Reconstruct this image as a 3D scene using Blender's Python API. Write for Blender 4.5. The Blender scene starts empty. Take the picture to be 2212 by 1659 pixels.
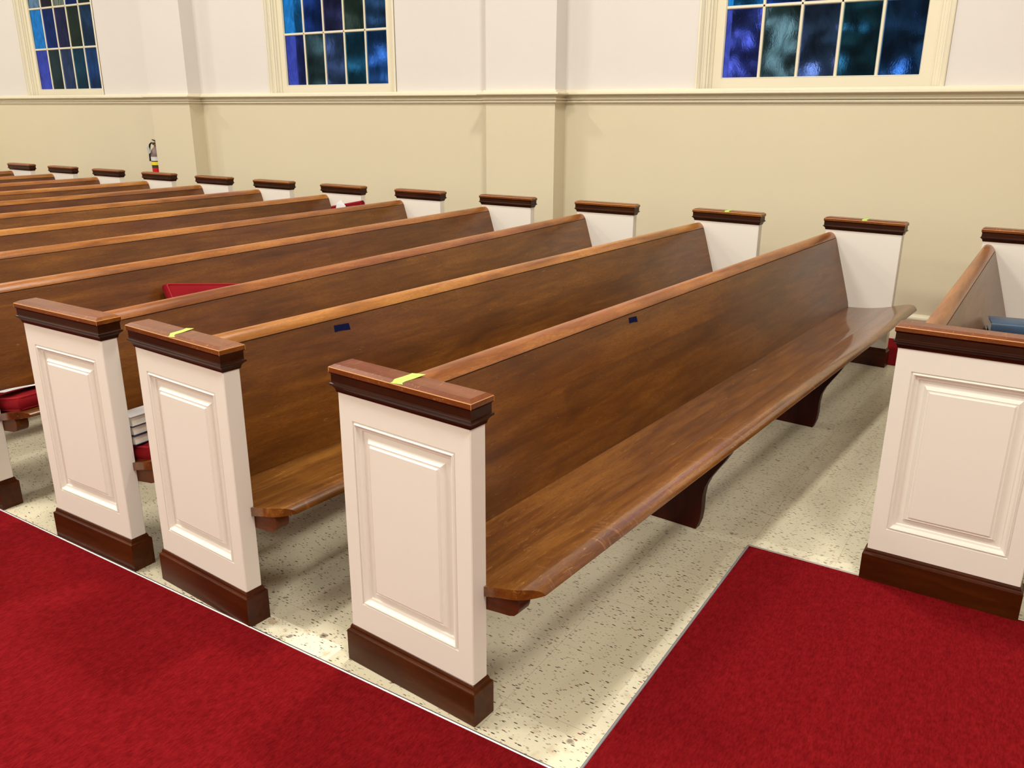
import bpy, bmesh, math, random
from mathutils import Vector, Matrix
random.seed(7)
SC = bpy.context.scene
COL = SC.collection
R = math.radians

# ------------------------------------------------------------------ helpers
def tag(o, label=None, cat=None, group=None, kind=None):
    if label: o['label'] = label
    if cat: o['category'] = cat
    if group: o['group'] = group
    if kind: o['kind'] = kind
    return o

def thing(name, loc, rz, label, cat, group=None, rot=None):
    o = bpy.data.objects.new(name, None)
    COL.objects.link(o)
    o.empty_display_size = 0.1
    o.location = loc
    o.rotation_euler = rot if rot else (0, 0, rz)
    return tag(o, label, cat, group)

class MB:
    def __init__(s):
        s.v = []; s.f = []; s.m = []
    def add(s, verts, faces, mat=0):
        b = len(s.v)
        s.v += [tuple(p) for p in verts]
        s.f += [tuple(b + i for i in f) for f in faces]
        s.m += [mat] * len(faces)
    def box(s, a, b, mat=0, bev=0.0):
        (x0, y0, z0), (x1, y1, z1) = a, b
        if bev <= 0:
            v = [(x0,y0,z0),(x1,y0,z0),(x1,y1,z0),(x0,y1,z0),(x0,y0,z1),(x1,y0,z1),(x1,y1,z1),(x0,y1,z1)]
            s.add(v, [(3,2,1,0),(4,5,6,7),(0,1,5,4),(1,2,6,5),(2,3,7,6),(3,0,4,7)], mat)
        else:
            c = bev
            rings = [(z0, c), (z0 + c, 0), (z1 - c, 0), (z1, c)]
            s.zstack([(x0, y0, x1, y1)], [(-q, z) for z, q in rings], mat)
    def zstack(s, rect, prof, mat=0, mats=None):
        """rings of a rectangle grown by o at height z"""
        x0, y0, x1, y1 = rect[0]
        vs = []; fs = []
        for o, z in prof:
            vs += [(x0-o,y0-o,z),(x1+o,y0-o,z),(x1+o,y1+o,z),(x0-o,y1+o,z)]
        n = len(prof)
        s.add(vs[:4], [(3,2,1,0)], mat)
        for i in range(n-1):
            mm = mats[i] if mats else mat
            s.add(vs[4*i:4*i+8], [(0,1,5,4),(1,2,6,5),(2,3,7,6),(3,0,4,7)], mm)
        s.add(vs[-4:], [(0,1,2,3)], mat)
    def prism_x(s, prof, x0, x1, mat=0):
        """closed (y,z) outline swept along x"""
        n = len(prof)
        v = [(x0, y, z) for y, z in prof] + [(x1, y, z) for y, z in prof]
        f = [tuple(range(n)), tuple(range(2*n-1, n-1, -1))]
        f += [(i, i+n, (i+1) % n + n, (i+1) % n) for i in range(n)]
        s.add(v, f, mat)
    def lathe(s, prof, n=24, c=(0,0,0), mat=0, mats=None):
        v = []
        for r, z in prof:
            for k in range(n):
                a = 2*math.pi*k/n
                v.append((c[0]+r*math.cos(a), c[1]+r*math.sin(a), c[2]+z))
        m = len(prof)
        b = len(s.v); s.v += v
        for i in range(m-1):
            for k in range(n):
                s.f.append((b+i*n+k, b+i*n+(k+1)%n, b+(i+1)*n+(k+1)%n, b+(i+1)*n+k))
                s.m.append(mats[i] if mats else mat)
        s.f.append(tuple(b+k for k in range(n-1,-1,-1))); s.m.append(mat)
        s.f.append(tuple(b+(m-1)*n+k for k in range(n))); s.m.append(mat)
    def tube(s, pts, r, n=10, mat=0):
        pts = [Vector(p) for p in pts]
        b = len(s.v)
        for i, p in enumerate(pts):
            d = (pts[min(i+1,len(pts)-1)] - pts[max(i-1,0)]).normalized()
            u = d.orthogonal().normalized() if i == 0 else (u - d*u.dot(d)).normalized()
            w = d.cross(u)
            for k in range(n):
                a = 2*math.pi*k/n
                s.v.append(tuple(p + (u*math.cos(a)+w*math.sin(a))*r))
        for i in range(len(pts)-1):
            for k in range(n):
                s.f.append((b+i*n+k, b+i*n+(k+1)%n, b+(i+1)*n+(k+1)%n, b+(i+1)*n+k)); s.m.append(mat)
        s.f.append(tuple(b+k for k in range(n-1,-1,-1))); s.m.append(mat)
        s.f.append(tuple(b+(len(pts)-1)*n+k for k in range(n))); s.m.append(mat)
    def mesh(s, name, mats, smooth=None):
        me = bpy.data.meshes.new(name)
        me.from_pydata(s.v, [], s.f)
        for m in mats: me.materials.append(m)
        me.polygons.foreach_set('material_index', s.m)
        bm = bmesh.new(); bm.from_mesh(me)
        bmesh.ops.remove_doubles(bm, verts=bm.verts, dist=1e-6)
        bmesh.ops.recalc_face_normals(bm, faces=bm.faces)
        bm.to_mesh(me); bm.free()
        if smooth:
            me.polygons.foreach_set('use_smooth', [True]*len(me.polygons))
            me.set_sharp_from_angle(angle=R(smooth))
        me.update()
        return me
    def build(s, name, mats, parent=None, smooth=None, loc=None, rot=None, **kw):
        if not isinstance(mats, (list, tuple)): mats = [mats]
        o = bpy.data.objects.new(name, s.mesh(name, mats, smooth))
        COL.objects.link(o)
        if parent: o.parent = parent
        if loc: o.location = loc
        if rot: o.rotation_euler = rot
        return tag(o, **kw)

def copy_tree(o, parent=None):
    c = o.copy(); COL.objects.link(c)
    c.parent = parent
    for ch in list(o.children): copy_tree(ch, c)
    return c

# ------------------------------------------------------------------ materials
def srgb(r, g, b):
    f = lambda c: ((c/255)/12.92 if c/255 <= .04045 else ((c/255+.055)/1.055)**2.4)
    return (f(r), f(g), f(b), 1)

class NT:
    def __init__(s, name):
        s.mat = bpy.data.materials.new(name); s.mat.use_nodes = True
        s.t = s.mat.node_tree; s.n = s.t.nodes
        s.bsdf = s.n['Principled BSDF']; s.out = s.n['Material Output']
    def node(s, typ, **kw):
        q = s.n.new(typ)
        for k, v in kw.items():
            if k in ('operation','blend_type','data_type','feature','noise_dimensions','wave_type','bands_direction','distance','voronoi_dimensions','interpolation_type'):
                setattr(q, k, v)
            else: q.inputs[k].default_value = v
        return q
    def link(s, a, b): s.t.links.new(a, b)
    def set(s, **kw):
        for k, v in kw.items(): s.bsdf.inputs[k.replace('_', ' ')].default_value = v
    def coords(s, scale=(1,1,1), rand=0.0, rot=(0,0,0)):
        tc = s.node('ShaderNodeTexCoord'); mp = s.node('ShaderNodeMapping')
        mp.inputs['Scale'].default_value = scale; mp.inputs['Rotation'].default_value = rot
        s.link(tc.outputs['Object'], mp.inputs['Vector'])
        if rand:
            oi = s.node('ShaderNodeObjectInfo'); m = s.node('ShaderNodeMath', operation='MULTIPLY')
            m.inputs[1].default_value = rand
            s.link(oi.outputs['Random'], m.inputs[0])
            cb = s.node('ShaderNodeCombineXYZ')
            for i in range(3): s.link(m.outputs[0], cb.inputs[i])
            s.link(cb.outputs[0], mp.inputs['Location'])
        return mp.outputs['Vector']
    def noise(s, vec, scale, detail=4, rough=.55, dist=0):
        q = s.node('ShaderNodeTexNoise', Scale=scale, Detail=detail, Roughness=rough, Distortion=dist)
        s.link(vec, q.inputs['Vector']); return q.outputs['Fac']
    def ramp(s, fac, stops):
        q = s.node('ShaderNodeValToRGB')
        e = q.color_ramp.elements
        while len(e) < len(stops): e.new(.5)
        for el, (p, c) in zip(e, stops):
            el.position = p; el.color = c if len(c) == 4 else (*c, 1)
        s.link(fac, q.inputs[0]); return q.outputs[0]
    def mix(s, fac, a, b, blend='MIX'):
        q = s.node('ShaderNodeMix', data_type='RGBA', blend_type=blend)
        if isinstance(fac, (int, float)): q.inputs[0].default_value = fac
        else: s.link(fac, q.inputs[0])
        for sk, v in ((q.inputs[6], a), (q.inputs[7], b)):
            if isinstance(v, tuple): sk.default_value = v
            else: s.link(v, sk)
        return q.outputs[2]
    def math(s, op, a, b=0.0, clamp=False):
        q = s.node('ShaderNodeMath', operation=op); q.use_clamp = clamp
        for i, v in enumerate((a, b)):
            if isinstance(v, (int, float)): q.inputs[i].default_value = v
            else: s.link(v, q.inputs[i])
        return q.outputs[0]
    def color(s, c): s.link(c, s.bsdf.inputs['Base Color'])
    def bump(s, h, strength=.2, dist=.01):
        q = s.node('ShaderNodeBump', Strength=strength, Distance=dist)
        s.link(h, q.inputs['Height']); s.link(q.outputs[0], s.bsdf.inputs['Normal'])

def wood(name, dark, mid, light, axis='X', rough=.34, wear=.0, coat=.25, var=.25, strip=True, spec=.45, cr=.2, con=1.0, nose=False):
    m = NT(name)
    st = {'X': (.9, 9, 9), 'Y': (9, .9, 9), 'Z': (9, 9, .9)}[axis]
    v = m.coords(st, rand=37.0)
    g = m.noise(v, 3.2, 8, .62, .6)
    st2 = {'X': (.6, 2.2, 2.2), 'Y': (2.2, .6, 2.2), 'Z': (2.2, 2.2, .6)}[axis]
    v2 = m.coords(st2, rand=11.0)
    bl = m.noise(v2, 2.2, 4, .6, .4)
    v3 = m.coords(tuple(q*2 for q in st), rand=5.0)
    fine = m.noise(v3, 26, 3, .6)
    c = m.ramp(m.math('ADD', m.math('MULTIPLY', g, .5), m.math('MULTIPLY', bl, .5)),
               [(.5-.115*con, dark), (.5, mid), (.5+.115*con, light)])
    c = m.mix(m.math('MULTIPLY', m.math('SUBTRACT', .56, fine, True), 2.6, True), c, dark)
    # stained boards of slightly different tone glued side by side
    if strip:
        tc = m.node('ShaderNodeTexCoord'); sx = m.node('ShaderNodeSeparateXYZ')
        m.link(tc.outputs['Object'], sx.inputs[0])
        zz = m.math('ADD', m.math('MULTIPLY', sx.outputs['Z'], 7.5), m.math('MULTIPLY', sx.outputs['Y'], 9.0))
        fl = m.math('FLOOR', zz)
        wx = m.math('FLOOR', m.math('ADD', m.math('MULTIPLY', sx.outputs['X'], .45), m.math('MULTIPLY', fl, .37)))
        cb = m.node('ShaderNodeCombineXYZ'); m.link(fl, cb.inputs[0]); m.link(wx, cb.inputs[1])
        oi = m.node('ShaderNodeObjectInfo'); m.link(m.math('MULTIPLY', oi.outputs['Random'], 50.0), cb.inputs[2])
        wn = m.node('ShaderNodeTexWhiteNoise'); m.link(cb.outputs[0], wn.inputs['Vector'])
        hs = m.node('ShaderNodeHueSaturation')
        m.link(m.math('ADD', .87, m.math('MULTIPLY', wn.outputs['Value'], .26)), hs.inputs['Value'])
        m.link(c, hs.inputs['Color']); c = hs.outputs[0]
    oi = m.node('ShaderNodeObjectInfo')
    hs = m.node('ShaderNodeHueSaturation')
    m.link(m.math('ADD', 1-var/2, m.math('MULTIPLY', oi.outputs['Random'], var)), hs.inputs['Value'])
    m.link(m.math('ADD', .4905, m.math('MULTIPLY', oi.outputs['Random'], .012)), hs.inputs['Hue'])
    m.link(c, hs.inputs['Color']); c = hs.outputs[0]
    if wear > 0:
        sc = m.noise(m.coords((3, 14, 14), rand=3.0), 5.5, 5, .7, 1.2)
        f = m.math('MULTIPLY', m.math('SUBTRACT', sc, 1-wear, True), 7.0, True)
        c = m.mix(m.math('MULTIPLY', f, .5), c, srgb(214, 160, 96))
    if nose:   # rubbed pale streaks across the rounded front edge
        tc = m.node('ShaderNodeTexCoord'); sx = m.node('ShaderNodeSeparateXYZ'); m.link(tc.outputs['Object'], sx.inputs[0])
        msk = m.math('MULTIPLY', m.math('SUBTRACT', -.045, sx.outputs['Y'], True), 22.0, True)
        q = m.noise(m.coords((26, 5, 5), rand=23.0), 1.6, 5, .7, .6)
        q = m.math('MULTIPLY', m.math('SUBTRACT', q, .575, True), 7.0, True)
        c = m.mix(m.math('MULTIPLY', m.math('MULTIPLY', q, msk), .36), c, (.50, .25, .10, 1))
    m.color(c)
    rr = m.math('ADD', rough-.07, m.math('MULTIPLY', bl, .14))
    m.link(rr, m.bsdf.inputs['Roughness'])
    m.set(Coat_Weight=coat, Coat_Roughness=cr, Specular_IOR_Level=spec)
    m.bump(g, .06, .004)
    return m.mat

def paint(name, col, rough=.45, mott=.03, bump=.05, scale=30):
    m = NT(name)
    v = m.coords()
    a = m.noise(v, 1.6, 3); b = m.noise(v, scale, 3)
    dk = tuple(c*(1-mott*2.2) for c in col[:3]) + (1,)
    m.color(m.mix(a, dk, col))
    m.set(Roughness=rough)
    m.bump(b, bump, .003)
    return m.mat

def plain(name, col, rough=.5, metal=0.0, spec=.5):
    m = NT(name); m.set(Base_Color=col, Roughness=rough, Metallic=metal, Specular_IOR_Level=spec)
    return m.mat

M = {}
M['seat'] = wood('seat_wood', (0.0686,0.02048,0.002202,1), (0.1435,0.04915,0.005507,1), (0.238,0.09422,0.01279,1), wear=.40, rough=.30, nose=True, coat=.6, cr=.10)
M['back'] = wood('backrest_wood', (0.07752,0.02306,0.001963,1), (0.155,0.05201,0.00458,1), (0.2422,0.09126,0.009592,1), wear=.36, rough=.38, coat=.2, cr=.16, con=1.35)
M['rail'] = wood('rail_wood', (0.1944,0.06497,0.01129,1), (0.3499,0.1309,0.02399,1), (0.4859,0.2095,0.04375,1), rough=.34, coat=.2, strip=False, var=.3)
M['cap'] = wood('cap_top_wood', (0.112,0.02893,0.003041,1), (0.1769,0.04997,0.005321,1), (0.2477,0.08154,0.009503,1), axis='Y', rough=.34, coat=.2, spec=.3, strip=False, wear=.42)
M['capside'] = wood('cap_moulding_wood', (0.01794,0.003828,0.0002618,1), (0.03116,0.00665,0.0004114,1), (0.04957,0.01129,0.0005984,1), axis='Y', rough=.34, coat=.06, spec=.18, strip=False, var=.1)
M['plinth'] = wood('plinth_wood', (0.03244,0.006492,0.0005985,1), (0.05785,0.01241,0.00106,1), (0.08817,0.02033,0.00171,1), axis='Y', rough=.36, coat=.06, spec=.2, strip=False, var=.1)
M['leg'] = wood('leg_wood', (0.02106,0.002205,0.000336,1), (0.0337,0.003675,0.000504,1), (0.04914,0.005586,0.00072,1), axis='Z', rough=.4, coat=.0, spec=.15, strip=False, var=.1)
M['bracket'] = wood('bracket_wood', (0.072,0.0204,0.0048,1), (0.108,0.03128,0.00672,1), (0.1584,0.04896,0.01056,1), axis='Y', rough=.4, coat=.05, spec=.2, strip=False)
M['worn'] = plain('worn_edge_wood', (.62,.30,.105,1), .4)
M['seam'] = plain('seam_dark', (.035,.010,.003,1), .6)
M['panel'] = paint('panel_paint', (.84,.80,.725,1), .42, .015, 0.0, 60)
M['white'] = paint('wall_white_paint', (.735,.70,.66,1), .6, .012, .12, 60)
M['cream'] = paint('wall_cream_paint', (.70,.635,.455,1), .55, .02, .12, 40)
M['trim'] = paint('trim_cream_paint', (.80,.74,.56,1), .35, .02, .006, 50)
M['ceil'] = paint('ceiling_paint', (.82,.79,.74,1), .7)

def carpet_mat():
    m = NT('red_carpet')
    v = m.coords()
    big = m.noise(v, 1.3, 4, .6); med = m.noise(v, 38, 5, .7); fine = m.noise(v, 420, 2, .6)
    vv = m.coords((60, 190, 60))
    rib = m.noise(vv, 1.0, 1, .5)
    c = m.ramp(m.math('ADD', m.math('MULTIPLY', med, .5), m.math('MULTIPLY', rib, .5)),
               [(.30, (.100,.0028,.0045,1)), (.5, (.190,.0058,.0082,1)), (.70, (.265,.0105,.0135,1))])
    c = m.mix(m.math('MULTIPLY', fine, .4), c, (.105,.0032,.0046,1))
    c = m.mix(m.math('MULTIPLY', big, .3), c, (.155,.0050,.0072,1))
    m.color(c); m.set(Roughness=.95, Specular_IOR_Level=.02)
    m.bump(m.math('ADD', rib, fine), .6, .004)
    return m.mat
M['carpet'] = carpet_mat()

def vinyl_mat():
    m = NT('speckled_vinyl_tile')
    v = m.coords()
    # elongated flecks, denser dark ones plus faint ones
    def flecks(scale, rot, thr, soft):
        vv = m.coords(scale, rot=(0, 0, rot))
        q = m.node('ShaderNodeTexVoronoi', feature='F1'); q.inputs['Scale'].default_value = 1
        nz = m.node('ShaderNodeTexNoise', Scale=2.2, Detail=2.0)
        m.link(vv, nz.inputs['Vector'])
        ad = m.node('ShaderNodeMix', data_type='VECTOR'); ad.inputs[0].default_value = .22
        m.link(vv, ad.inputs[4]); m.link(nz.outputs['Color'], ad.inputs[5])
        m.link(ad.outputs[1], q.inputs['Vector'])
        # only some cells carry a fleck
        sep = m.node('ShaderNodeSeparateColor'); m.link(q.outputs['Color'], sep.inputs[0])
        on = m.math('GREATER_THAN', sep.outputs[0], .36)
        sz = m.math('MULTIPLY', sep.outputs[1], thr)
        f = m.math('MULTIPLY', m.math('SUBTRACT', sz, q.outputs['Distance'], True), soft, True)
        return m.math('MULTIPLY', f, on), sep.outputs[2]
    a, ca = flecks((215, 64, 60), .22, .42, 12)
    b, cb_ = flecks((240, 90, 50), -.35, .42, 10)
    d, cd = flecks((75, 30, 20), .1, .17, 18)
    # tile tone
    bt = m.node('ShaderNodeTexBrick')
    bt.offset = 0.0; bt.squash = 1.0
    bt.inputs['Scale'].default_value = 1.0
    bt.inputs['Brick Width'].default_value = .3048; bt.inputs['Row Height'].default_value = .3048
    bt.inputs['Mortar Size'].default_value = .0007; bt.inputs['Mortar Smooth'].default_value = .2
    bt.inputs['Color1'].default_value = (.66,.60,.43,1); bt.inputs['Color2'].default_value = (.62,.565,.405,1)
    bt.inputs['Mortar'].default_value = (.36,.30,.20,1)
    mp = m.node('ShaderNodeMapping'); mp.inputs['Location'].default_value = (.17, .02, 0)
    m.link(v, mp.inputs['Vector']); m.link(mp.outputs[0], bt.inputs['Vector'])
    base = bt.outputs['Color']
    cl = m.noise(v, 5, 5, .65)
    base = m.mix(m.math('MULTIPLY', cl, .35), base, (.54,.50,.37,1))
    # pale patches where furniture stood, yellowed polish along the carpet edge
    sx = m.node('ShaderNodeSeparateXYZ'); m.link(v, sx.inputs[0])
    X, Y = sx.outputs['X'], sx.outputs['Y']
    nw = m.math('MULTIPLY', m.math('SUBTRACT', m.noise(v, 14, 4), .5), .012)
    def inbox(x0, x1, y0, y1):
        xx = m.math('ADD', X, nw); yy = m.math('ADD', Y, nw)
        q = m.math('MULTIPLY', m.math('GREATER_THAN', xx, x0), m.math('LESS_THAN', xx, x1))
        p = m.math('MULTIPLY', m.math('GREATER_THAN', yy, y0), m.math('LESS_THAN', yy, y1))
        return m.math('MULTIPLY', q, p)
    pale = inbox(-.04, .058, .53, .98)
    for bx in ((-.04, .10, -.36, -.02), (1.352, 1.43, -.78, -.30), (1.345, 1.40, -.30, .12), (-.04, 1.352, -.36, -.275)):
        pale = m.math('MAXIMUM', pale, m.math('MULTIPLY', inbox(*bx), .40))
    pn = m.noise(v, 22, 4)
    base = m.mix(m.math('MULTIPLY', pale, m.math('ADD', .45, m.math('MULTIPLY', pn, .8)), True), base, (.86,.82,.62,1))
    base = m.mix(m.math('MULTIPLY', m.math('MULTIPLY', m.math('SUBTRACT', m.noise(v, 17, 3), .56, True), pale), 6.0, True), base, (.42,.24,.10,1))
    # brown scuffs at old screw holes
    def spot(px, py, r):
        dx = m.math('SUBTRACT', X, px); dy = m.math('SUBTRACT', Y, py)
        dd = m.math('SQRT', m.math('ADD', m.math('MULTIPLY', dx, dx), m.math('MULTIPLY', dy, dy)))
        dd = m.math('ADD', dd, m.math('MULTIPLY', nw, 2.2))
        return m.math('MULTIPLY', m.math('SUBTRACT', r, dd, True), 130.0, True)
    sp = spot(.068, .622, .016)
    for px, py, r in ((.082, -.249, .011), (1.42, -.235, .010), (2.80, -.29, .012), (.01, .71, .012)):
        sp = m.math('MAXIMUM', sp, spot(px, py, r))
    base = m.mix(m.math('MULTIPLY', sp, .75), base, (.13,.085,.055,1))
    dk = m.mix(m.math('GREATER_THAN', ca, .8), (.07,.055,.04,1), (.22,.05,.025,1))
    base = m.mix(a, base, dk)
    base = m.mix(m.math('MULTIPLY', b, .7), base, (.20,.17,.12,1))
    base = m.mix(m.math('MULTIPLY', d, .9), base, (.045,.04,.03,1))
    m.color(base)
    m.set(Roughness=.33, Specular_IOR_Level=.4)
    m.bump(cl, .05, .004)
    return m.mat
M['vinyl'] = vinyl_mat()
M['alu'] = plain('brushed_metal', (.62,.61,.60,1), .32, .9)
M['greytrim'] = plain('grey_edging', (.30,.30,.32,1), .45, .4)

def fabric(name, c0, c1):
    m = NT(name); v = m.coords()
    n1 = m.noise(v, 260, 3); n2 = m.noise(v, 9, 4)
    m.color(m.mix(m.math('ADD', m.math('MULTIPLY', n1, .5), m.math('MULTIPLY', n2, .5)), c0, c1))
    m.set(Roughness=.9, Specular_IOR_Level=.08)
    m.bump(m.math('ADD', n1, m.math('MULTIPLY', n2, 3.0)), .25, .004)
    return m.mat
M['cushion'] = fabric('red_cushion_fabric', (.15,.0045,.008,1), (.28,.010,.015,1))
M['piping'] = fabric('red_cushion_piping', (.30,.018,.024,1), (.40,.028,.034,1))
M['tape_green'] = fabric('green_masking_tape', (.40,.60,.13,1), (.48,.68,.16,1))
M['tape_blue'] = fabric('blue_masking_tape', (.003,.005,.032,1), (.007,.010,.055,1))
M['paper'] = plain('white_paper', (.78,.78,.78,1), .7)
M['pages'] = fabric('book_pages', (.66,.60,.52,1), (.78,.73,.66,1))
M['cover_navy'] = plain('navy_book_cloth', (.008,.014,.045,1), .5)
M['cover_pale'] = plain('pale_book_cover', (.52,.50,.49,1), .6)
M['cover_blue'] = plain('blue_book_cloth', (.030,.075,.145,1), .38)
M['ext_red'] = plain('extinguisher_red', (.60,.012,.014,1), .3)
M['ext_black'] = plain('black_plastic', (.008,.007,.007,1), .4)
M['ext_yellow'] = plain('label_yellow', (.85,.68,.02,1), .5)
M['ext_white'] = plain('label_white', (.68,.66,.66,1), .5)
M['ext_mauve'] = plain('label_photo_band', (.20,.14,.13,1), .5)
M['ext_olive'] = plain('label_dark_band', (.03,.028,.014,1), .5)
M['ext_grey'] = plain('tag_grey', (.42,.42,.41,1), .6)
M['brass'] = plain('valve_brass', (.36,.22,.13,1), .35, .8)
M['extwhite'] = plain('outer_white_paint', (.78,.80,.82,1), .6)

# ------------------------------------------------------------------ dimensions
L = 4.15        # clear length between the two end panels of a long pew
T = .058        # end panel thickness
W = .465        # end panel width
ZP, ZB, ZC = .122, .848, .920
XW = 4.946      # recessed wall plane
XPIL = 4.771    # pilaster face
PIL = [(-2.142, -1.457), (2.518, 3.203), (7.180, 7.865), (11.84, 12.525)]
WIN = [-4.13, .529, 5.205, 9.866, 14.53]
XS = -.031      # edge of the carpet along the aisle
YF = -.322      # edge of the carpet in front of the first row

# ------------------------------------------------------------------ pew
def panel_body():
    mb = MB()
    def ring(x, y0, y1, z0, z1): return [(x, y0, z0), (x, y1, z0), (x, y1, z1), (x, y0, z1)]
    e = .0025
    oy0, oy1, oz0, oz1 = .050, W-.050, .207, .775
    rings = [ring(T, e, W-e, ZP-.01, ZB), ring(T-e, 0, W, ZP-.01, ZB),
             ring(e, 0, W, ZP-.01, ZB), ring(0, e, W-e, ZP-.01, ZB)]
    for ins, d in ((0, 0), (.0022, .0050), (.0055, .0020), (.0085, -.0018), (.0120, .0002), (.0150, .0065),
                   (.019, .0100), (.0250, .0112), (.027, .0160), (.044, .0150), (.0540, .0038), (.0560, .0048),
                   (.0600, .0044), (.0635, .0)):
        rings.append(ring(d, oy0+ins, oy1-ins, oz0+ins, oz1-ins))
    vs = [p for r in rings for p in r]; fs = [(0, 1, 2, 3)]
    for i in range(len(rings)-1):
        b = 4*i
        fs += [(b+k, b+(k+1) % 4, b+4+(k+1) % 4, b+4+k) for k in range(4)]
    b = 4*(len(rings)-1); fs.append((b+3, b+2, b+1, b))
    mb.add(vs, fs)
    return mb
def cap_mesh():
    mb = MB()
    prof = [(-.004, .846), (.0025, .848), (.0035, .854), (.006, .860), (.010, .865), (.0140, .8675), (.0158, .8705),
            (.0150, .8735), (.0112, .8750), (.0106, .8790), (.0106, .8990), (.0118, .9015),
            (.0138, .9030), (.0145, .9050), (.0147, .9175), (.0138, .9197), (.0020, .9262), (.0010, .9264)]
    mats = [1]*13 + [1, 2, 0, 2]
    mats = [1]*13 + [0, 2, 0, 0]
    mb.zstack([(0, 0, T, W)], prof, 0, mats)
    # worn lines on the upright corners
    for x, y in ((-.0147, -.0147), (-.0147, W+.0147), (T+.0147, -.0147), (T+.0147, W+.0147)):
        mb.box((x-.0004, y-.0004, .9035), (x+.0004, y+.0004, .9178), 2)
    return mb
def plinth_mesh():
    mb = MB()
    prof = [(.0110, 0), (.0120, .003), (.0120, .1010), (.0112, .1035), (.0070, .1050), (.0050, .1090), (.0042, .1150),
            (.0020, .1205), (-.003, .1235)]
    mb.zstack([(0, 0, T, W)], prof)
    return mb
PANEL = panel_body().mesh('end_panel', [M['panel']])
CAP = cap_mesh().mesh('cap', [M['cap'], M['capside'], M['worn']])
PLINTH = plinth_mesh().mesh('plinth', [M['plinth']])

def lk(name, me, parent, loc=None, rz=None):
    o = bpy.data.objects.new(name, me); COL.objects.link(o)
    o.parent = parent
    if loc: o.location = loc
    if rz is not None: o.rotation_euler = (0, 0, rz)
    return o

SEAT_TOP = [(.285,.361),(.25,.363),(.20,.3655),(.15,.370),(.10,.377),(.05,.387),(.0,.400),(-.03,.4085),(-.06,.4165),(-.085,.4225),
            (-.105,.4265),(-.122,.4275),(-.136,.4255),(-.147,.4205),(-.154,.4130),(-.157,.4060)]
SEAT_TH = .029
def seat_bot(y, z):
    if y > -.10: return z - SEAT_TH
    k = (y + .10)/(-.057)
    return (.4265-SEAT_TH) + .0075*k*k*1.0
def seat_mesh(length):
    mb = MB()
    def xs(y):
        if y >= -.0005: return T, length
        if y > -.095: return T-.013, length+.013
        k = min(1, (y+.095)/(-.062))
        s = k**1.5
        return T-.013+.055*s, length+.013-.055*s
    prof = []
    for y, z in SEAT_TOP:
        prof.append((y, z, seat_bot(y, z)))
    # duplicate the section at y=0 for the notch round the panel
    sec = []
    for y, z, b in prof:
        if abs(y) < 1e-6:
            sec.append((0.0, z, b, T, length)); sec.append((-.0015, z, b, T-.013, length+.013))
        else:
            a, c = xs(y); sec.append((y, z, b, a, c))
    n = len(sec); v = []
    for y, z, b, a, c in sec: v += [(a, y, z), (c, y, z), (c, y, b), (a, y, b)]
    f = []
    for i in range(n-1):
        q = 4*i
        f += [(q, q+4, q+5, q+1), (q+2, q+6, q+7, q+3), (q+3, q+7, q+4, q), (q+1, q+5, q+6, q+2)]
    f.append((0, 1, 2, 3)); q = 4*(n-1); f.append((q+3, q+2, q+1, q))
    mb.add(v, f)
    return mb.mesh('seat', [M['seat']], 35)
BACK_F = [(.256,.335),(.262,.365),(.268,.395),(.281,.44),(.299,.50),(.3175,.56),(.336,.62),(.3545,.68),(.3715,.735),(.3845,.775),(.3910,.7960)]
RAIL = [(.3930,.8000),(.3945,.8040),(.3972,.8085),(.4030,.8165),(.4115,.8255),(.4220,.8315),(.4335,.8335),(.4440,.8320),(.4525,.8260),
        (.4575,.8170),(.4585,.8090),(.4560,.8040),(.4530,.8000)]
def back_mesh(length):
    mb = MB()
    prof = BACK_F + [(.4210, .7960)] + [(y+.030, z) for y, z in reversed(BACK_F[:-1])]
    mb.prism_x(prof, T, length)
    return mb.mesh('backrest', [M['back']], 40)
def rail_mesh(length):
    mb = MB(); mb.prism_x(RAIL, T, length)
    # shadow gap under the rail
    mb.prism_x([(.3945,.7955),(.3950,.8005),(.42,.8005),(.42,.7955)], T+.001, length-.001, 1)
    return mb.mesh('top_rail', [M['rail'], M['seam']], 50)
LEG = [(.005,0),(.001,.012),(-.008,.04),(-.012,.08),(-.012,.14),(-.018,.185),(-.034,.225),(-.058,.265),(-.084,.305),(-.104,.340),(-.114,.365),(-.117,.398),
       (-.06,.3885),(.0,.3725),(.05,.359),(.10,.349),(.15,.342),(.20,.3375),(.262,.3345),(.286,.334),(.292,.27),(.305,.17),(.335,.07),(.352,0)]
def leg_mesh():
    mb = MB(); mb.prism_x(LEG, -.0175, .0175)
    return mb.mesh('leg', [M['leg']], 45)
BR = [(.17,.3405),(.10,.349),(.05,.359),(.0,.3725),(-.06,.3885),(-.094,.3965),(-.104,.385),(-.106,.368),(-.101,.352),(-.090,.341),(-.073,.335),(-.04,.331),(.02,.322),(.10,.312),(.17,.305)]
def bracket_mesh():
    mb = MB(); mb.prism_x(BR, 0, .048)
    return mb.mesh('seat_bracket', [M['bracket']], 50)
LEGM, BRM = leg_mesh(), bracket_mesh()

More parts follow.
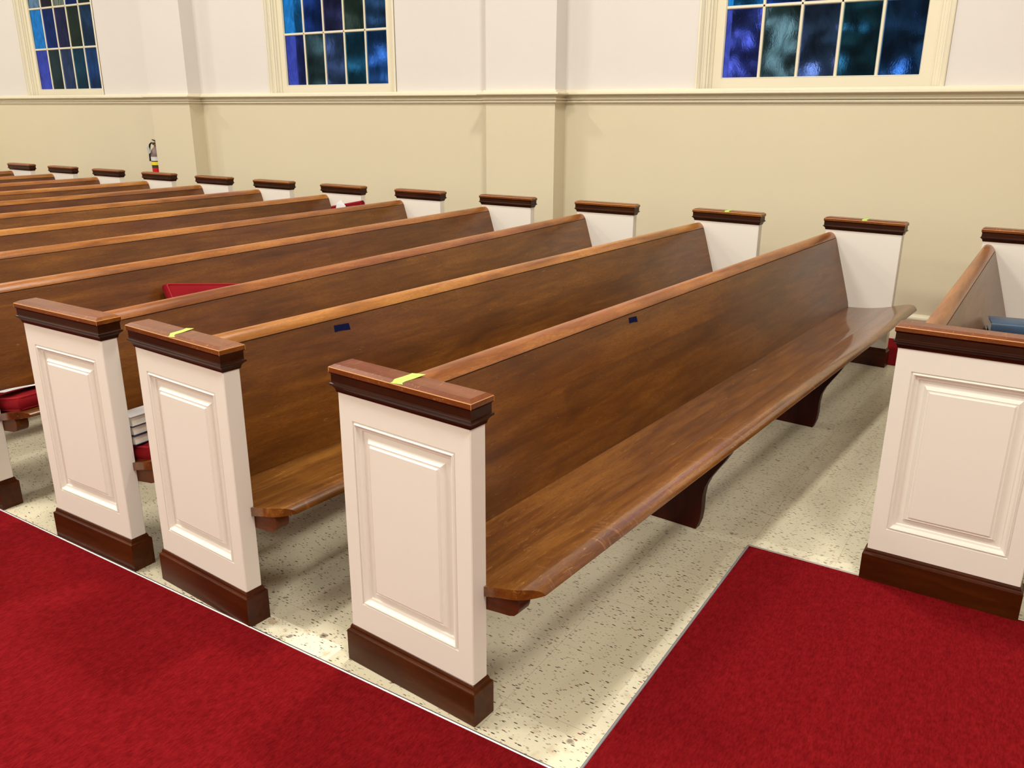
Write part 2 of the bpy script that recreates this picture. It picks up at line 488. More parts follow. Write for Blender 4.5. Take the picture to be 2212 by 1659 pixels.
def make_pew(length, name, label, loc, rz, nlegs=2, group='rows of long wooden pews'):
    p = thing(name, loc, rz, label, 'pew', group)
    for side in (0, 1):
        e = lk('end_panel', PANEL, p, (0,0,0) if side == 0 else (length+T, W, 0), 0 if side == 0 else math.pi)
        e['label'] = 'white painted panelled pew end with dark wood cap and base'
        lk('cap', CAP, e); lk('plinth', PLINTH, e)
        b = lk('seat_bracket', BRM, p, (T, 0, 0) if side == 0 else (length-.048, 0, 0))
    lk('seat', seat_mesh(length), p)
    b = lk('backrest', back_mesh(length), p)
    lk('top_rail', rail_mesh(length), b)
    for k in range(nlegs):
        lk('leg', LEGM, p, ((k+1)*(length+T)/(nlegs+1)-.005, 0, 0))
    return p

ROWS = [(0.0, 0.0, -4.46), (-.021, .859, -4.16), (-.010, 1.4704, .15)]
FY = [2.357, 3.242, 4.124, 5.023, 5.892, 6.779, 7.689, 8.589, 9.489]
ROWS += [(-.010, y, .0) for y in FY]
LAB = [
 'frontmost long wooden pew, its whole seat showing, green tape on its aisle cap',
 'second long pew from the front, longer blue tape strip near its aisle end',
 'third long pew from the front, books stacked on a cushion at its aisle end',
 'fourth long pew from the front, red cushion leaning against its backrest behind the third pew',
 'fifth long wooden pew counting from the front, only upper backrest and rail visible',
 'sixth long wooden pew from the front, red cushion standing at its wall end',
 'seventh long wooden pew from the front, in the middle of the receding rows',
 'eighth long wooden pew from the front, its wall end below the left pilaster',
 'ninth long wooden pew from the front, wall end cap directly below the extinguisher',
 'tenth long wooden pew from the front, third from the rear among those visible',
 'eleventh long wooden pew from the front, second from the rear among those visible',
 'rearmost visible long wooden pew, at the far left edge below the wall',
]
proto = make_pew(L, 'church_pew', LAB[0], (0, 0, 0), R(-4.46))
PEWS = [proto]
for i, (x, y, r) in enumerate(ROWS[1:], 1):
    c = copy_tree(proto)
    c.location = (x, y, 0); c.rotation_euler = (0, 0, R(r)); c['label'] = LAB[i]
    PEWS.append(c)
LR = 2.79
RP = (1.347, -1.1966, -.6)
pewR = make_pew(LR, 'short_church_pew', 'shorter wooden pew alone at the right edge, blue books on its seat',
                (RP[0], RP[1], 0), R(RP[2]), nlegs=1, group='short front pew')
del pewR['group']

def pew_matrix(i):
    x, y, r = ROWS[i] if i >= 0 else RP
    return Matrix.Translation((x, y, 0)) @ Matrix.Rotation(R(r), 4, 'Z')
def seat_z(y):
    for (y0, z0), (y1, z1) in zip(SEAT_TOP, SEAT_TOP[1:]):
        if y1 <= y <= y0: return z1 + (z0-z1)*(y-y1)/(y0-y1)
    return .362 if y > 0 else .42
def back_y(z):
    for (y0, z0), (y1, z1) in zip(BACK_F, BACK_F[1:]):
        if z0 <= z <= z1: return y0 + (y1-y0)*(z-z0)/(z1-z0)
    return .38

# ------------------------------------------------------------------ tape strips
def ribbon(name, pts, thick, mat, mtx, **kw):
    """pts: pairs of left/right edge points along the strip"""
    mb = MB(); v = []; n = len(pts)
    for a, b, nrm in pts:
        for p in (a, b): v.append(tuple(p))
    for a, b, nrm in pts:
        for p in (a, b): v.append(tuple(Vector(p)+Vector(nrm)*thick))
    f = []
    for i in range(n-1):
        q = 2*i; f.append((q, q+2, q+3, q+1)); q += 2*n; f.append((q, q+1, q+3, q+2))
        f.append((2*i, 2*i+2*n, 2*i+2+2*n, 2*i+2)); f.append((2*i+1, 2*i+3, 2*i+3+2*n, 2*i+1+2*n))
    f.append((0, 1, 1+2*n, 2*n)); q = 2*(n-1); f.append((q, q+2*n, q+1+2*n, q+1))
    mb.add(v, f)
    o = mb.build(name, [mat], **kw)
    o.matrix_world = mtx
    return o
ZT = .9266
def green_tape(i, y0, y1, slant, far, **kw):
    mtx = pew_matrix(i)
    off = (L if far else 0)
    U = (0, 0, 1); N = (-.45, 0, .9)
    x0 = -.0152+off; x1 = T+.0135+off
    # from torn aisle edge over the chamfer and the flat to the back edge
    pts = [((x0, y1+slant*.0, .9192), (x0+.006, y0-.004, .9215), N), ((x0+.004, y1-.004+slant*.1, .9222), (x0+.008, y0+.002+slant*.1, .9236), N),
           ((-.002+off, y1+slant*.35, ZT), (-.001+off, y0+.001+slant*.35, ZT), U),
           ((.025+off, y1-.001+slant*.55, ZT+.0002), (.025+off, y0+slant*.55, ZT+.0004), U),
           ((.050+off, y1+slant*.8, ZT+.0006), (.050+off, y0+slant*.8, ZT+.0016), U),
           ((x1-.012, y1+.003+slant, ZT+.0008), (x1-.002, y0+slant, ZT+.0026), U)]
    return ribbon('tape_strip', pts, .0006, M['tape_green'], mtx, **kw)
GT = 'green tape strips on the pew end caps'
green_tape(0, .212, .248, -.008, False, label='neon green tape strip across the aisle cap of the frontmost pew', cat='tape', group=GT)
green_tape(1, .213, .238, .018, False, label='neon green tape strip across the aisle cap of the second pew', cat='tape', group=GT)
green_tape(0, .215, .247, .0, True, label='yellowish green tape strip on the wall side cap of the frontmost pew', cat='tape', group=GT)
green_tape(1, .215, .247, .0, True, label='yellowish green tape strip on the wall side cap of the second pew', cat='tape', group=GT)
def blue_tape(i, x0, x1, z0, z1, **kw):
    def P(x, z): return (x, back_y(z)-.0008, z)
    pts = []
    k = 5
    for j in range(k):
        s = j/(k-1); x = x0+(x1-x0)*s
        dz = -.004*s
        pts.append((P(x+.002*(1-s), z1+dz), P(x-.003*(1-s)+.001, z0+dz+.0015*math.sin(j)), (0, -1, .3)))
    return ribbon('blue_tape_strip', pts, .0005, M['tape_blue'], pew_matrix(i), **kw)
blue_tape(0, 1.447, 1.509, .7645, .7862, label='small dark blue tape square near the top of the frontmost backrest', cat='tape', group='blue tape pieces on the backrests')
blue_tape(1, .757, .833, .7525, .7770, label='longer dark blue tape strip near the top of the second backrest', cat='tape', group='blue tape pieces on the backrests')

# ------------------------------------------------------------------ cushions, books, paper
def cushion(name, sx, sy, sz, mtx, label, puff=.012, group='red kneeling cushions on the pews', sag=0.0):
    """soft box with piped edges, origin at the middle of its base"""
    t = thing(name, (0, 0, 0), 0, label, 'cushion', group)
    t.matrix_world = mtx
    nx, ny = 12, 8
    mb = MB()
    rnd = random.Random(int(sx*1000)+int(sy*77))
    ph = rnd.random()*6
    def top(i, j):
        u, w = i/nx, j/ny
        e = (1-(2*u-1)**4)*(1-(2*w-1)**4)
        wr = .0025*math.sin(9*u+ph)*math.sin(7*w+ph)
        edge = min(u, 1-u, w, 1-w)
        return ((u-.5)*sx, (w-.5)*sy, sz + e*(puff+wr) - sag*e)
    V = []; F = []
    for j in range(ny+1):
        for i in range(nx+1): V.append(top(i, j))
    for j in range(ny):
        for i in range(nx):
            a = j*(nx+1)+i; F.append((a, a+1, a+nx+2, a+nx+1))
    ring = [(i, 0) for i in range(nx)] + [(nx, j) for j in range(ny)] + [(i, ny) for i in range(nx, 0, -1)] + [(0, j) for j in range(ny, 0, -1)]
    idx = [j*(nx+1)+i for i, j in ring]
    rows = [idx]
    for q, (zf, outf) in enumerate(((.78, .008), (.5, .011), (.22, .008), (0.0, .0))):
        b = len(V)
        for (i, j), a in zip(ring, idx):
            x, y, z = V[a]
            d = Vector((x/sx, y/sy, 0)); m = max(abs(d.x), abs(d.y)); d = d/m*.5
            ox = outf if abs(d.x) > .49 else 0; oy = outf if abs(d.y) > .49 else 0
            V.append((x+math.copysign(ox, d.x), y+math.copysign(oy, d.y), sz*zf + (0.0)))
        rows.append(list(range(b, b+len(ring))))
    n = len(ring)
    for r0, r1 in zip(rows, rows[1:]):
        for k in range(n): F.append((r0[k], r0[(k+1) % n], r1[(k+1) % n], r1[k]))
    F.append(tuple(rows[-1]))
    mb.add(V, F)
    mb.build('cushion_body', [M['cushion']], t, 50)
    for z, nm in ((sz, 'piping'), (sz*.02+.004, 'piping')):
        pb = MB()
        cr = .012
        pts = []
        for cx, cy, a0 in ((sx/2-cr, sy/2-cr, 0), (-sx/2+cr, sy/2-cr, 90), (-sx/2+cr, -sy/2+cr, 180), (sx/2-cr, -sy/2+cr, 270)):
            for k in range(5):
                a = R(a0+k*22.5); pts.append((cx+(cr+.001)*math.cos(a), cy+(cr+.001)*math.sin(a), z))
        pts.append(pts[0])
        pb.tube(pts, .0042, 6)
        pb.build(nm, [M['piping']], t, 60)
    return t
def on_seat(i, x, y, rz=0, dz=0.0, tilt=None):
    """frame lying on the seat of pew i, following its slope at y"""
    sl = (seat_z(y-.05)-seat_z(y+.05))/.10
    a = -math.atan(sl) if tilt is None else tilt
    return pew_matrix(i) @ Matrix.Translation((x, y, seat_z(y)+dz)) @ Matrix.Rotation(a, 4, 'X') @ Matrix.Rotation(rz, 4, 'Z')

# cushion lying at the aisle end of the fourth pew, sheet of paper on it
cushion('red_cushion', .36, .36, .052, on_seat(3, .262, .060, R(0), .004), 'red cushion lying at the aisle end of the fourth pew under a white paper')
def paper(mtx, label):
    mb = MB(); nx, ny = 10, 6; V = []
    for j in range(ny+1):
        for i in range(nx+1):
            u, w = i/nx, j/ny
            V.append(((u-.5)*.26, (w-.5)*.16, .003+.020*(2*u-1)**2*(.4+.6*u)+.006*math.sin(5*u)))
    F = []
    for j in range(ny):
        for i in range(nx):
            a = j*(nx+1)+i; F.append((a, a+1, a+nx+2, a+nx+1))
    n = len(V); V2 = [(x, y, z+.0006) for x, y, z in V]
    F2 = [tuple(n+q for q in reversed(f)) for f in F]
    mb.add(V+V2, F+F2)
    o = mb.build('paper_sheet', [M['paper']], None, 60, label=label, cat='paper')
    o.matrix_world = mtx
    return o
paper(on_seat(3, .215, .03, R(-8), .072), 'curled white paper sheet lying on the red cushion at the left edge')
# cushion and three books at the aisle end of the third pew
cushion('red_cushion', .34, .33, .050, on_seat(2, .245, .105, R(2), .004), 'red cushion under the stack of books at the aisle end of the third pew')
def book(name, sx, sy, h, cover, mtx, label, group, cat='book'):
    t = thing(name, (0, 0, 0), 0, label, cat, group); t.matrix_world = mtx
    c = MB(); th = .0032
    # boards and rounded spine on the -y side
    c.box((-sx/2, -sy/2, 0), (sx/2, sy/2, th), 0, .001)
    c.box((-sx/2, -sy/2, h-th), (sx/2, sy/2, h), 0, .001)
    sp = []
    for k in range(9):
        a = math.pi*(k/8); sp.append((sy/2-.002+.007*math.sin(a), h/2-(h/2)*math.cos(a)))
    for k in range(8, -1, -1):
        a = math.pi*(k/8); sp.append((sy/2-.004+.005*math.sin(a), h/2-(h/2-th)*math.cos(a)))
    c.prism_x(sp, -sx/2, sx/2)
    c.build('cover', [cover], t, 50)
    pg = MB(); pg.box((-sx/2+.004, -sy/2+.005, th), (sx/2-.004, sy/2-.003, h-th))
    pg.build('page_block', [M['pages']], t)
    return t
BG = 'books stacked on the third pew'
hz = .060
names = ['lowest book of the stack on the red cushion of the third pew', 'middle dark blue book of the stack on the red cushion of the third pew', 'topmost pale grey book of the stack on the red cushion of the third pew']
for k in range(3):
    book('hymn_book', .22, .155, .034, M['cover_navy'] if k < 2 else M['cover_pale'], on_seat(2, .170+.006*k, .070+.004*k, R(2-2*k), hz+.0345*k), names[k], BG)
# cushion leaning on the backrest of the fourth pew
def leaning(i, x, z, rz, lean, out):
    return pew_matrix(i) @ Matrix.Translation((x, back_y(z)-out, z)) @ Matrix.Rotation(R(lean), 4, 'X') @ Matrix.Rotation(rz, 4, 'Z')
cushion('red_cushion', .52, .26, .050, pew_matrix(3) @ Matrix.Translation((1.322, .215, .556)) @ Matrix.Rotation(R(45), 4, 'X') @ Matrix.Rotation(R(-12), 4, 'Z'),
        'large red cushion leaning on the fourth backrest above the third pew rail', sag=.004)
cushion('red_cushion', .36, .385, .050, pew_matrix(5) @ Matrix.Translation((4.065, .075, .578)) @ Matrix(((0, 0, 1, 0), (.982, .187, 0, 0), (-.187, .982, 0, 0), (0, 0, 0, 1))),
        'red cushion standing against the white end panel at the wall end of the sixth pew')
mb = MB(); mb.add([(0,-.075,0),(.002,.065,-.01),(.006,.050,.085),(.012,.0,.118),(.004,-.060,.070)], [(0,1,2,3,4)])
mb.add([(.0015,-.075,0),(.0035,.065,-.01),(.0075,.050,.085),(.0135,.0,.118),(.0055,-.060,.070)], [(4,3,2,1,0)])
o = mb.build('paper_sheet', [M['paper']], None, label='small white paper tucked behind the red cushion at the sixth pew wall end', cat='paper')
o.matrix_world = pew_matrix(5) @ Matrix.Translation((4.040, .150, .690))

# blue books on the short pew
G2 = 'stack of blue books on the short front pew'
zb = seat_z(.2)+.012
labs = ['thick blue book on top of the stack on the short pew at the right edge', 'second book from the top of the stack on the short pew'] + ['closed blue book low in the stack on the short pew, below the top two']*4
for k in range(5):
    mt = pew_matrix(-1) @ Matrix.Translation((1.720+.004*((k*7) % 3), .182+.003*((k*5) % 3), zb+.0475*k)) @ Matrix.Rotation(R((104, -78, 104, -79, 100)[k]), 4, 'Z')
    book('hymn_book', .235, .155, .047 if k < 4 else .052, M['cover_blue'], mt, labs[4-k], G2)

# ------------------------------------------------------------------ room shell
def struct(name, mb, mats, smooth=None, parent=None):
    o = mb.build(name, mats, parent, smooth)
    if parent is None: o['kind'] = 'structure'
    return o
Y0, Y1, X0, ZCL = -7.0, 16.5, -8.0, 5.6
fl = MB(); fl.box((X0, Y0, -.12), (5.3, Y1, 0)); struct('floor', fl, [M['vinyl']])
ce = MB(); ce.box((X0, Y0, ZCL), (5.3, Y1, ZCL+.15)); struct('ceiling', ce, [M['ceil']])
wl = MB(); wl.box((X0-.2, Y0, 0), (X0, Y1, ZCL)); struct('wall_left', wl, [M['white']])
wb = MB(); wb.box((X0, Y1, 0), (5.3, Y1+.2, ZCL)); struct('wall_back', wb, [M['white']])
wf = MB(); wf.box((X0, Y0-.2, 0), (5.3, Y0, ZCL)); struct('wall_front', wf, [M['white']])
ZR = 1.66       # colour change behind the chair rail
ZW0, ZW1, HW = 1.70, 4.62, .863
wr = MB()
wr.box((XW, Y0, 0), (XW+.26, Y1, ZR), 1)
wr.box((XW, Y0, ZR), (XW+.26, Y1, ZW0), 0)
edges = [Y0]
for c in WIN: edges += [c-HW, c+HW]
edges.append(Y1)
for a, b in zip(edges[::2], edges[1::2]): wr.box((XW, a, ZW0), (XW+.26, b, ZW1), 0)
wr.box((XW, Y0, ZW1), (XW+.26, Y1, ZCL), 0)
for a, b in PIL:
    wr.box((XPIL, a, 0), (XW, b, ZR), 1); wr.box((XPIL, a, ZR), (XW, b, ZCL), 0)
struct('wall_right', wr, [M['white'], M['cream']])

# mouldings that follow the wall and break round the pilasters
def run_moulding(prof, name, mats, mat_of=None, closed_top=True):
    """prof: list of (projection, z); swept along the broken wall line"""
    path = [(XW, Y0)]
    for a, b in PIL: path += [(XW, a), (XPIL, a), (XPIL, b), (XW, b)]
    path.append((XW, Y1))
    mb = MB(); n = len(prof); V = []
    for k, (x, y) in enumerate(path):
        for d, z in prof:
            # mitre offset: -x for wall faces, +-y at pilaster corners
            oy = 0
            if 0 < k < len(path)-1:
                q = (k-1) % 4
                oy = -d if q in (0, 1) else d
            V.append((x-d, y+oy, z))
    F = []
    for k in range(len(path)-1):
        for i in range(n-1):
            a = k*n+i; F.append((a, a+1, a+n+1, a+n))
    F.append(tuple(range(n))); F.append(tuple(range((len(path)-1)*n, len(path)*n)))
    mb.add(V, F)
    o = mb.build(name, mats, None, 35); o['kind'] = 'structure'
    return o
RAILP = [(-.005,1.6255),(.008,1.6262),(.0125,1.6290),(.0130,1.6340),(.0190,1.6350),(.0210,1.6385),(.0210,1.6440),(.0190,1.6470),(.0080,1.6490),(.0080,1.6530),
         (.0240,1.6540),(.0270,1.6570),(.0275,1.6630),(.0250,1.6665),(.0120,1.6700),(.0120,1.6780),(.0200,1.6840),(.0300,1.6880),(.0320,1.6900),(.0560,1.6930),
         (.0610,1.6970),(.0620,1.7030),(.0600,1.7110),(.0540,1.7145),(.0200,1.7170),(.0180,1.7185),(.0178,1.7290),(.0150,1.7325),(-.005,1.7330)]
run_moulding(RAILP, 'trim_1', [M['trim']])
BASEP = [(-.005,.001),(.020,.001),(.020,.140),(.018,.147),(.015,.150),(.0165,.155),(.020,.160),(.020,.170),(.016,.183),(.010,.190),(.007,.197),(-.005,.198)]
run_moulding(BASEP, 'baseboard_right', [M['trim']])

# ------------------------------------------------------------------ windows
def glass(name, tint, rough=.18):
    m = NT('glass_'+name)
    v = m.coords((1, 1.0, .55), rand=9)
    n = m.noise(v, 9, 4, .6, 1.5); n2 = m.noise(v, 60, 3, .6)
    dk = tuple(c*.7 for c in tint[:3])+(1,)
    lt = tuple(min(1, c*1.25) for c in tint[:3])+(1,)
    m.color(m.ramp(n, [(.3, dk), (.62, lt)]))
    m.set(Roughness=rough, Transmission_Weight=1.0, IOR=1.12, Specular_IOR_Level=.5)
    m.bump(m.math('ADD', n, m.math('MULTIPLY', n2, .25)), .35, .01)
    return m.mat
TINT = {
 'violet': (.13,.14,.52,1), 'moss': (.11,.16,.13,1), 'slate': (.19,.24,.42,1), 'teal': (.05,.22,.30,1), 'blue': (.09,.26,.62,1),
 'cyan': (.05,.42,.80,1), 'royal': (.05,.13,.50,1), 'plum': (.14,.11,.26,1), 'olive': (.14,.17,.10,1), 'steel': (.10,.20,.33,1),
 'pale': (.34,.44,.46,1), 'umber': (.14,.09,.11,1), 'pine': (.05,.14,.14,1)}
GM = {k: glass(k, v) for k, v in TINT.items()}
GK = list(TINT)
PAT = [['violet','moss','slate','teal','blue'], ['cyan','royal','plum','olive','steel'], ['pale','umber','pine','royal','olive'],
       ['steel','teal','violet','moss','blue'], ['blue','slate','plum','pine','cyan'], ['teal','royal','steel','olive','pale']]
XG = XW + .100          # glass plane
CW, SW_ = .106, .072    # casing and stile widths
ZG0, PZ, MW = 1.812, .4875, .030
def make_window(idx, yc):
    w = bpy.data.objects.new('window_%d' % idx, None); COL.objects.link(w)
    w.location = (XW, yc, 1.73); w['kind'] = 'structure'
    o = (XW, yc, 1.73)
    ztop = ZG0+PZ*5+.49-.487+.0   # top of glass
    z0 = 1.733; hz = HW
    # stepped casing stepping back from the wall face to the sash
    prof = [(-.006,.0),(-.010,-.004),(-.012,-.010),(-.012,-.018),(-.006,-.020),(-.004,-.024),(.006,-.032),(.014,-.036),(.020,-.038),(.020,-.046),
            (.026,-.050),(.030,-.060),(.032,-.068),(.044,-.072),(.046,-.076),(.046,-.084),(.060,-.088),(.066,-.094),(.072,-.104),(.086,-.106),(.110,-.106)]
    cb = MB()
    zt = ztop + SW_ + CW
    V = []; n = len(prof)
    for (sy, corner) in ((-1, 0), (-1, 1), (1, 1), (1, 0)):
        for d, s in prof:
            y = sy*(hz + s); z = (z0 if corner == 0 else zt + s)
            V.append((XW+d-o[0], y, z-o[2]))
    F = []
    for k in range(3):
        for i in range(n-1):
            a = k*n+i; F.append((a, a+n, a+n+1, a+1))
    cb.add(V, F)
    cb.build('casing', [M['trim']], w, 30)
    sb = MB(); gx = XG-o[0]
    gy = hz-CW-SW_
    xa, xb = XW+.084-o[0], XW+.118-o[0]
    # bottom rail, stiles, top rail
    sb.box((xa, -hz+CW-.001, z0-o[2]-.01), (xb, hz-CW+.001, ZG0-.008-o[2]), 0)
    # bevelled glazing edge
    sb.prism_x([(-gy-.008, 0),(gy+.008, 0),(gy, .0),(-gy, .0)], xa, xb) if False else None
    for s in (-1, 1):
        y0, y1 = sorted((s*(gy+.006), s*(hz-CW+.001)))
        sb.box((xa, y0, ZG0-.008-o[2]), (xb, y1, ztop-o[2]+.006))
    sb.box((xa, -hz+CW-.001, ztop-o[2]+.006), (xb, hz-CW+.001, ztop+SW_-o[2]))
    # sloping inner lip of the sash
    lip = [(xa, gy+.007), (xa+.014, gy), (xb-.002, gy), (xb-.002, gy+.007)]
    zb_, zt_ = ZG0-o[2], ztop-o[2]
    for s in (-1, 1):
        V = [(x, s*y, zb_-.008) for x, y in lip]+[(x, s*y, zt_+.007) for x, y in lip]
        sb.add(V, [(0,1,2,3),(7,6,5,4),(0,4,5,1),(1,5,6,2),(2,6,7,3),(3,7,4,0)])
    for zc, s in ((zb_, -1), (zt_, 1)):
        V = [(x, -gy-.007, zc+s*(y-gy)) for x, y in lip]+[(x, gy+.007, zc+s*(y-gy)) for x, y in lip]
        sb.add(V, [(0,1,2,3),(7,6,5,4),(0,4,5,1),(1,5,6,2),(2,6,7,3),(3,7,4,0)])
    sb.build('sash', [M['trim']], w)
    mu = MB(); pw = 2*gy/5
    def bar(p0, p1, horiz):
        # muntin with chamfered front
        f = .006; b_ = MW/2
        sec = [(xa+.010, -f), (xa+.010, f), (xa+.022, b_), (xb-.004, b_), (xb-.004, -b_), (xa+.022, -b_)]
        V = []
        for e in (p0, p1):
            for x, q in sec: V.append((x, e, p_+q) if horiz else (x, p_+q, e))
        k = len(sec)
        mu.add(V, [tuple(range(k)), tuple(range(2*k-1, k-1, -1))]+[(i, i+k, (i+1)%k+k, (i+1)%k) for i in range(k)])
    for k in range(1, 5):
        p_ = -gy+k*pw; bar(zb_-.002, zt_+.002, False)
    nr = 5
    for k in range(1, nr+1):
        p_ = ZG0+PZ*k-o[2]
        if ZG0+PZ*k < ztop-.05: bar(-gy-.002, gy+.002, True)
    mu.build('muntins', [M['trim']], w)
    pn = MB()
    for r in range(nr):
        za = ZG0+PZ*r-o[2]; zb2 = min(ZG0+PZ*(r+1), ztop)-o[2]
        for k in range(5):
            ya = gy-k*pw; yb = gy-(k+1)*pw
            col = PAT[(r) % len(PAT)][k]
            pn.box((gx+.001, yb, za), (gx+.005, ya, zb2), GK.index(col))
    pn.build('glass_panes', [GM[k] for k in GK], w)
    # outer frame: white reveal beyond the glass
    ob = MB(); x2, x3 = XW+.118-o[0], XW+.255-o[0]
    for s in (-1, 1):
        y0, y1 = sorted((s*(gy+.012), s*(hz+.02)))
        ob.box((x2, y0, z0-.02-o[2]), (x3, y1, zt+.02-o[2]))
    ob.box((x2, -hz, 1.68-o[2]), (x3+.06, hz, ZG0-.03-o[2]))
    ob.box((x2, -hz, ztop+.02-o[2]), (x3, hz, zt+.02-o[2]))
    ob.build('outer_frame', [M['extwhite']], w)
    return w
for i, c in enumerate(WIN[1:4], 1): make_window(i, c)
make_window(4, WIN[4]); make_window(5, WIN[0])

# ------------------------------------------------------------------ carpets and metal edging
cz = .006
def slab(name, rects, z, mats, **kw):
    mb = MB()
    for x0, y0, x1, y1 in rects: mb.box((x0, y0, .0005), (x1, y1, z))
    return mb.build(name, mats, **kw)
c1 = slab('carpet', [(-2.55, Y0+.01, XS-.004, Y1-.01), (XS-.004, -3.4, 1.349, YF-.004)], cz, [M['carpet']],
          label='red aisle carpet in the foreground, stepping round the front of the first pew', cat='carpet')
c1b = slab('carpet', [(4.2150, Y0+.01, XW-.021, Y1-.01)], cz, [M['carpet']],
          label='red carpet strip of the side aisle between wall and pews, behind the first pew', cat='carpet')
for cc in (c1, c1b): cc['kind'] = 'structure'
# carpet notches round the pilasters are hidden; keep the strip clear of them
def strip(name, a, b, w, h, mat):
    mb = MB(); a = Vector(a); b = Vector(b); d = (b-a).normalized(); n = Vector((-d.y, d.x, 0))
    sec = [(-w/2, .0003), (-w/2, h*.5), (-w/4, h), (w/4, h), (w/2, h*.5), (w/2, .0003)]
    V = [tuple(a+n*s+Vector((0,0,z))) for s, z in sec]+[tuple(b+n*s+Vector((0,0,z))) for s, z in sec]
    k = len(sec)
    mb.add(V, [tuple(range(k)), tuple(range(2*k-1,k-1,-1))]+[(i,i+k,(i+1)%k+k,(i+1)%k) for i in range(k)])
    o = mb.build(name, [mat], None, 60); o['kind'] = 'structure'
    return o
strip('trim_2', (XS, YF-.004, 0), (XS, Y1-.02, 0), .010, .0085, M['alu'])
strip('trim_3', (XS, YF, 0), (1.349, YF, 0), .010, .0085, M['greytrim'])
strip('trim_4', (1.352, YF, 0), (1.352, -3.4, 0), .008, .0085, M['alu'])

# ------------------------------------------------------------------ fire extinguisher on the wall
ex = thing('fire_extinguisher', (XW, 7.995, .72), 0, 'fire extinguisher with striped label and grey tag hanging on the wall beside the pilaster', 'fire extinguisher')
cx = -.085
mb = MB()
mb.lathe([(.066,.0),(.070,.006),(.070,.34),(.066,.365),(.054,.392),(.036,.410),(.024,.418),(.024,.43)], 28, (cx,0,0), 0, [0,0,1,1,1,1,1])
mb.build('cylinder_body', [M['ext_red'], M['ext_mauve']], ex, 40)
lb = MB()
zz = [.185,.218,.255,.266,.312,.341]
lb.lathe([(.0706,z) for z in zz], 28, (cx,0,0), 3, [0, 1, 2, 3, 4])
lb.build('label_bands', [M['ext_olive'], M['ext_yellow'], M['ext_black'], M['ext_white'], M['ext_mauve']], ex, 40)
vb = MB()
vb.lathe([(.020,.428),(.022,.432),(.022,.455),(.016,.460),(.016,.475)], 16, (cx,0,0))
vb.box((cx-.030,-.012,.462),(cx+.012,.012,.478), 0, .002)
vb.build('valve', [M['brass']], ex, 40)
hb = MB()
hb.prism_x([(-.045,.470),(.05,.500),(.055,.508),(.0,.500),(-.045,.482)], cx-.010, cx+.010)
hb.prism_x([(-.035,.455),(.050,.445),(.050,.453),(-.035,.466)], cx-.009, cx+.009)
hb.build('handle', [M['ext_black']], ex)
ho = MB()
ho.tube([(cx-.02,.0,.462),(cx-.035,.03,.470),(cx-.040,.055,.450),(cx-.042,.068,.40),(cx-.045,.072,.33),(cx-.050,.070,.26)], .010, 10)
ho.build('hose', [M['ext_black']], ex, 60)
tg = MB(); tg.box((-.001,-.022,-.085),(.001,.022,.0))
tg.build('inspection_tag', [M['ext_grey']], ex, loc=(cx-.075,.052,.425), rot=(R(-28), R(8), 0))
bk = MB(); bk.box((cx+.070,-.02,.05),(0,.02,.44)); bk.build('wall_bracket', [M['ext_black']], ex)

# ------------------------------------------------------------------ outdoors seen through the glass
gr = MB(); gr.box((5.4,-30,-.6),(60,60,-.5)); go = gr.build('lawn', [plain('dusk_lawn', (.02,.05,.02,1), .9)]); go['kind'] = 'structure'
TL = plain('tree_foliage', (.085,.12,.085,1), .8); TT = plain('tree_bark', (.05,.035,.03,1), .9)
def tree(x, y, h, r, label, sd):
    rnd = random.Random(sd)
    t = thing('tree', (x, y, -.5), 0, label, 'tree', 'trees outside the windows')
    tr = MB(); tr.lathe([(r*.16,0),(r*.11,h*.3),(r*.08,h*.7)], 12)
    tr.build('trunk', [TT], t, 60)
    fo = MB()
    for k in range(1500):
        a = rnd.random()*6.283; zz = rnd.random(); rr = r*math.sqrt(rnd.random())*(1-.55*max(0, zz-.5))
        c = Vector((rr*math.cos(a), rr*math.sin(a), h*(.06+.92*zz)))
        s = .16+.2*rnd.random(); u = Vector((rnd.uniform(-1,1),rnd.uniform(-1,1),rnd.uniform(-1,1))).normalized(); w = u.orthogonal().normalized()
        fo.add([c-u*s, c+w*s*.6, c+u*s, c-w*s*.6], [(0,1,2,3)])
    fo.build('foliage', [TL], t)
TLAB = ['dark leafy tree outside, behind the right window', 'dark leafy tree outside, just right of the middle window',
        'dark leafy tree outside, behind the middle window', 'dark leafy tree outside, farther left behind the middle window', 'dark leafy tree outside, right part of the left window',
        'dark leafy tree outside, behind the left window', 'dark leafy tree outside, far beyond the left window']
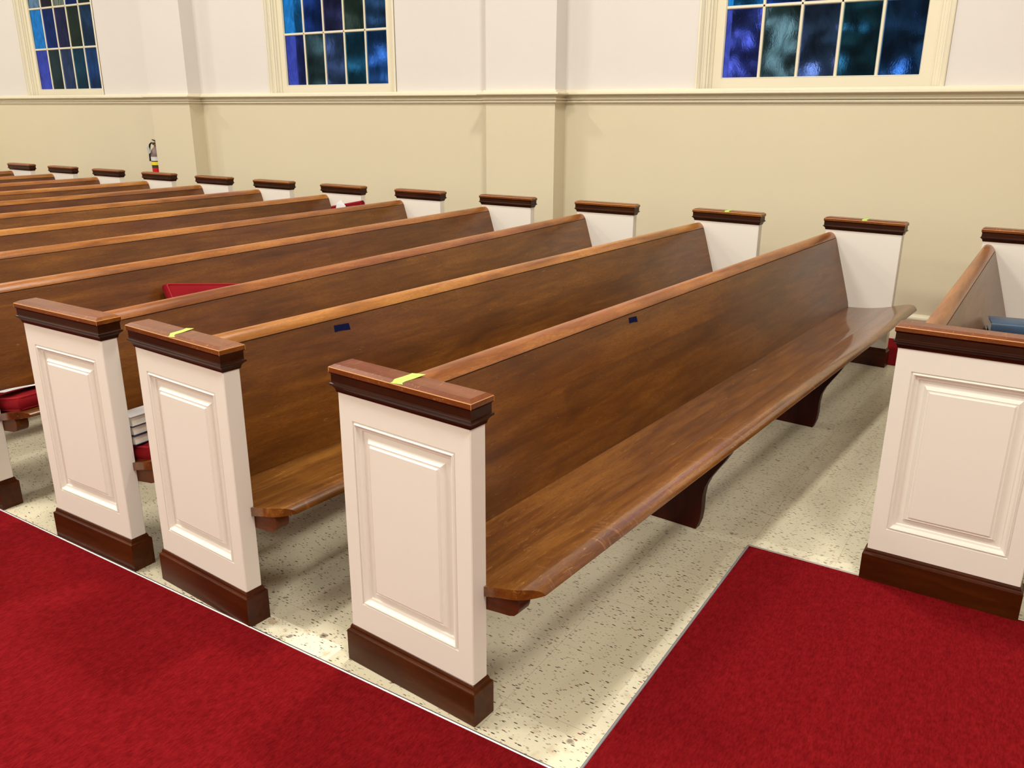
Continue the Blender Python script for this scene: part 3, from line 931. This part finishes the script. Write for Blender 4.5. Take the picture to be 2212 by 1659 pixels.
for k, (x, y, h, r) in enumerate([(10.5, .6, 7, 1.9), (11.0, 4.6, 7, 1.9), (11.0, 8.6, 8, 1.9), (12.0, 12.8, 8.5, 2.1), (12.5, 17.3, 8.5, 2.2), (13.0, 22.0, 9, 2.3), (14.0, 27.0, 9, 2.4)]):
    tree(x, y, h, r, TLAB[k], k)

# ------------------------------------------------------------------ lights, world, camera
wd = bpy.data.worlds.new('dusk'); SC.world = wd; wd.use_nodes = True
bg = wd.node_tree.nodes['Background']; bg.inputs[0].default_value = (.50,.68,1.0,1); bg.inputs[1].default_value = 2.8
def area(name, loc, size, power, col=(1,.965,.89), rot=(0,0,0)):
    l = bpy.data.lights.new(name, 'AREA'); l.shape = 'DISK'; l.size = size; l.energy = power; l.color = col
    o = bpy.data.objects.new(name, l); COL.objects.link(o); o.location = loc; o.rotation_euler = rot
    return o
for k, (x, y, p) in enumerate([(-1.4, 3.2, 1.6), (-1.4, 8.6, 1.4), (-1.4, 13.6, 1.2), (-1.4, -2.6, 1.5), (-5.5, 3.4, 1.4), (-5.5, 8.6, 1.3),
                              (-5.5, -2.2, 1.4), (2.1, .6, 1.35), (2.1, 5.9, 1.0), (2.1, 11.2, 1.0)]):
    area('ceiling_lamp', (x, y, 5.35), .5 if x > 0 else 1.1, 112*p)

cam = bpy.data.cameras.new('camera'); co = bpy.data.objects.new('camera', cam); COL.objects.link(co)
cam.sensor_fit = 'HORIZONTAL'; cam.sensor_width = 36; cam.lens = 1800.61/2212*36
cam.clip_start = .05; cam.clip_end = 200
yaw, pit, rol = R(32.5224), R(-18.1694), R(.2367)
F = Vector((math.cos(pit)*math.cos(yaw), math.cos(pit)*math.sin(yaw), math.sin(pit)))
Rt = F.cross(Vector((0,0,1))).normalized(); Up = Rt.cross(F)
R2 = Rt*math.cos(rol)+Up*math.sin(rol); U2 = -Rt*math.sin(rol)+Up*math.cos(rol)
mw = Matrix((R2, U2, -F)).transposed().to_4x4(); mw.translation = Vector((-1.5049, -1.0765, 1.5695))
co.matrix_world = mw
SC.camera = co
vs = SC.view_settings
vs.view_transform = 'Standard'; vs.look = 'None'; vs.gamma = 1; vs.use_curve_mapping = False; vs.exposure = 0.0
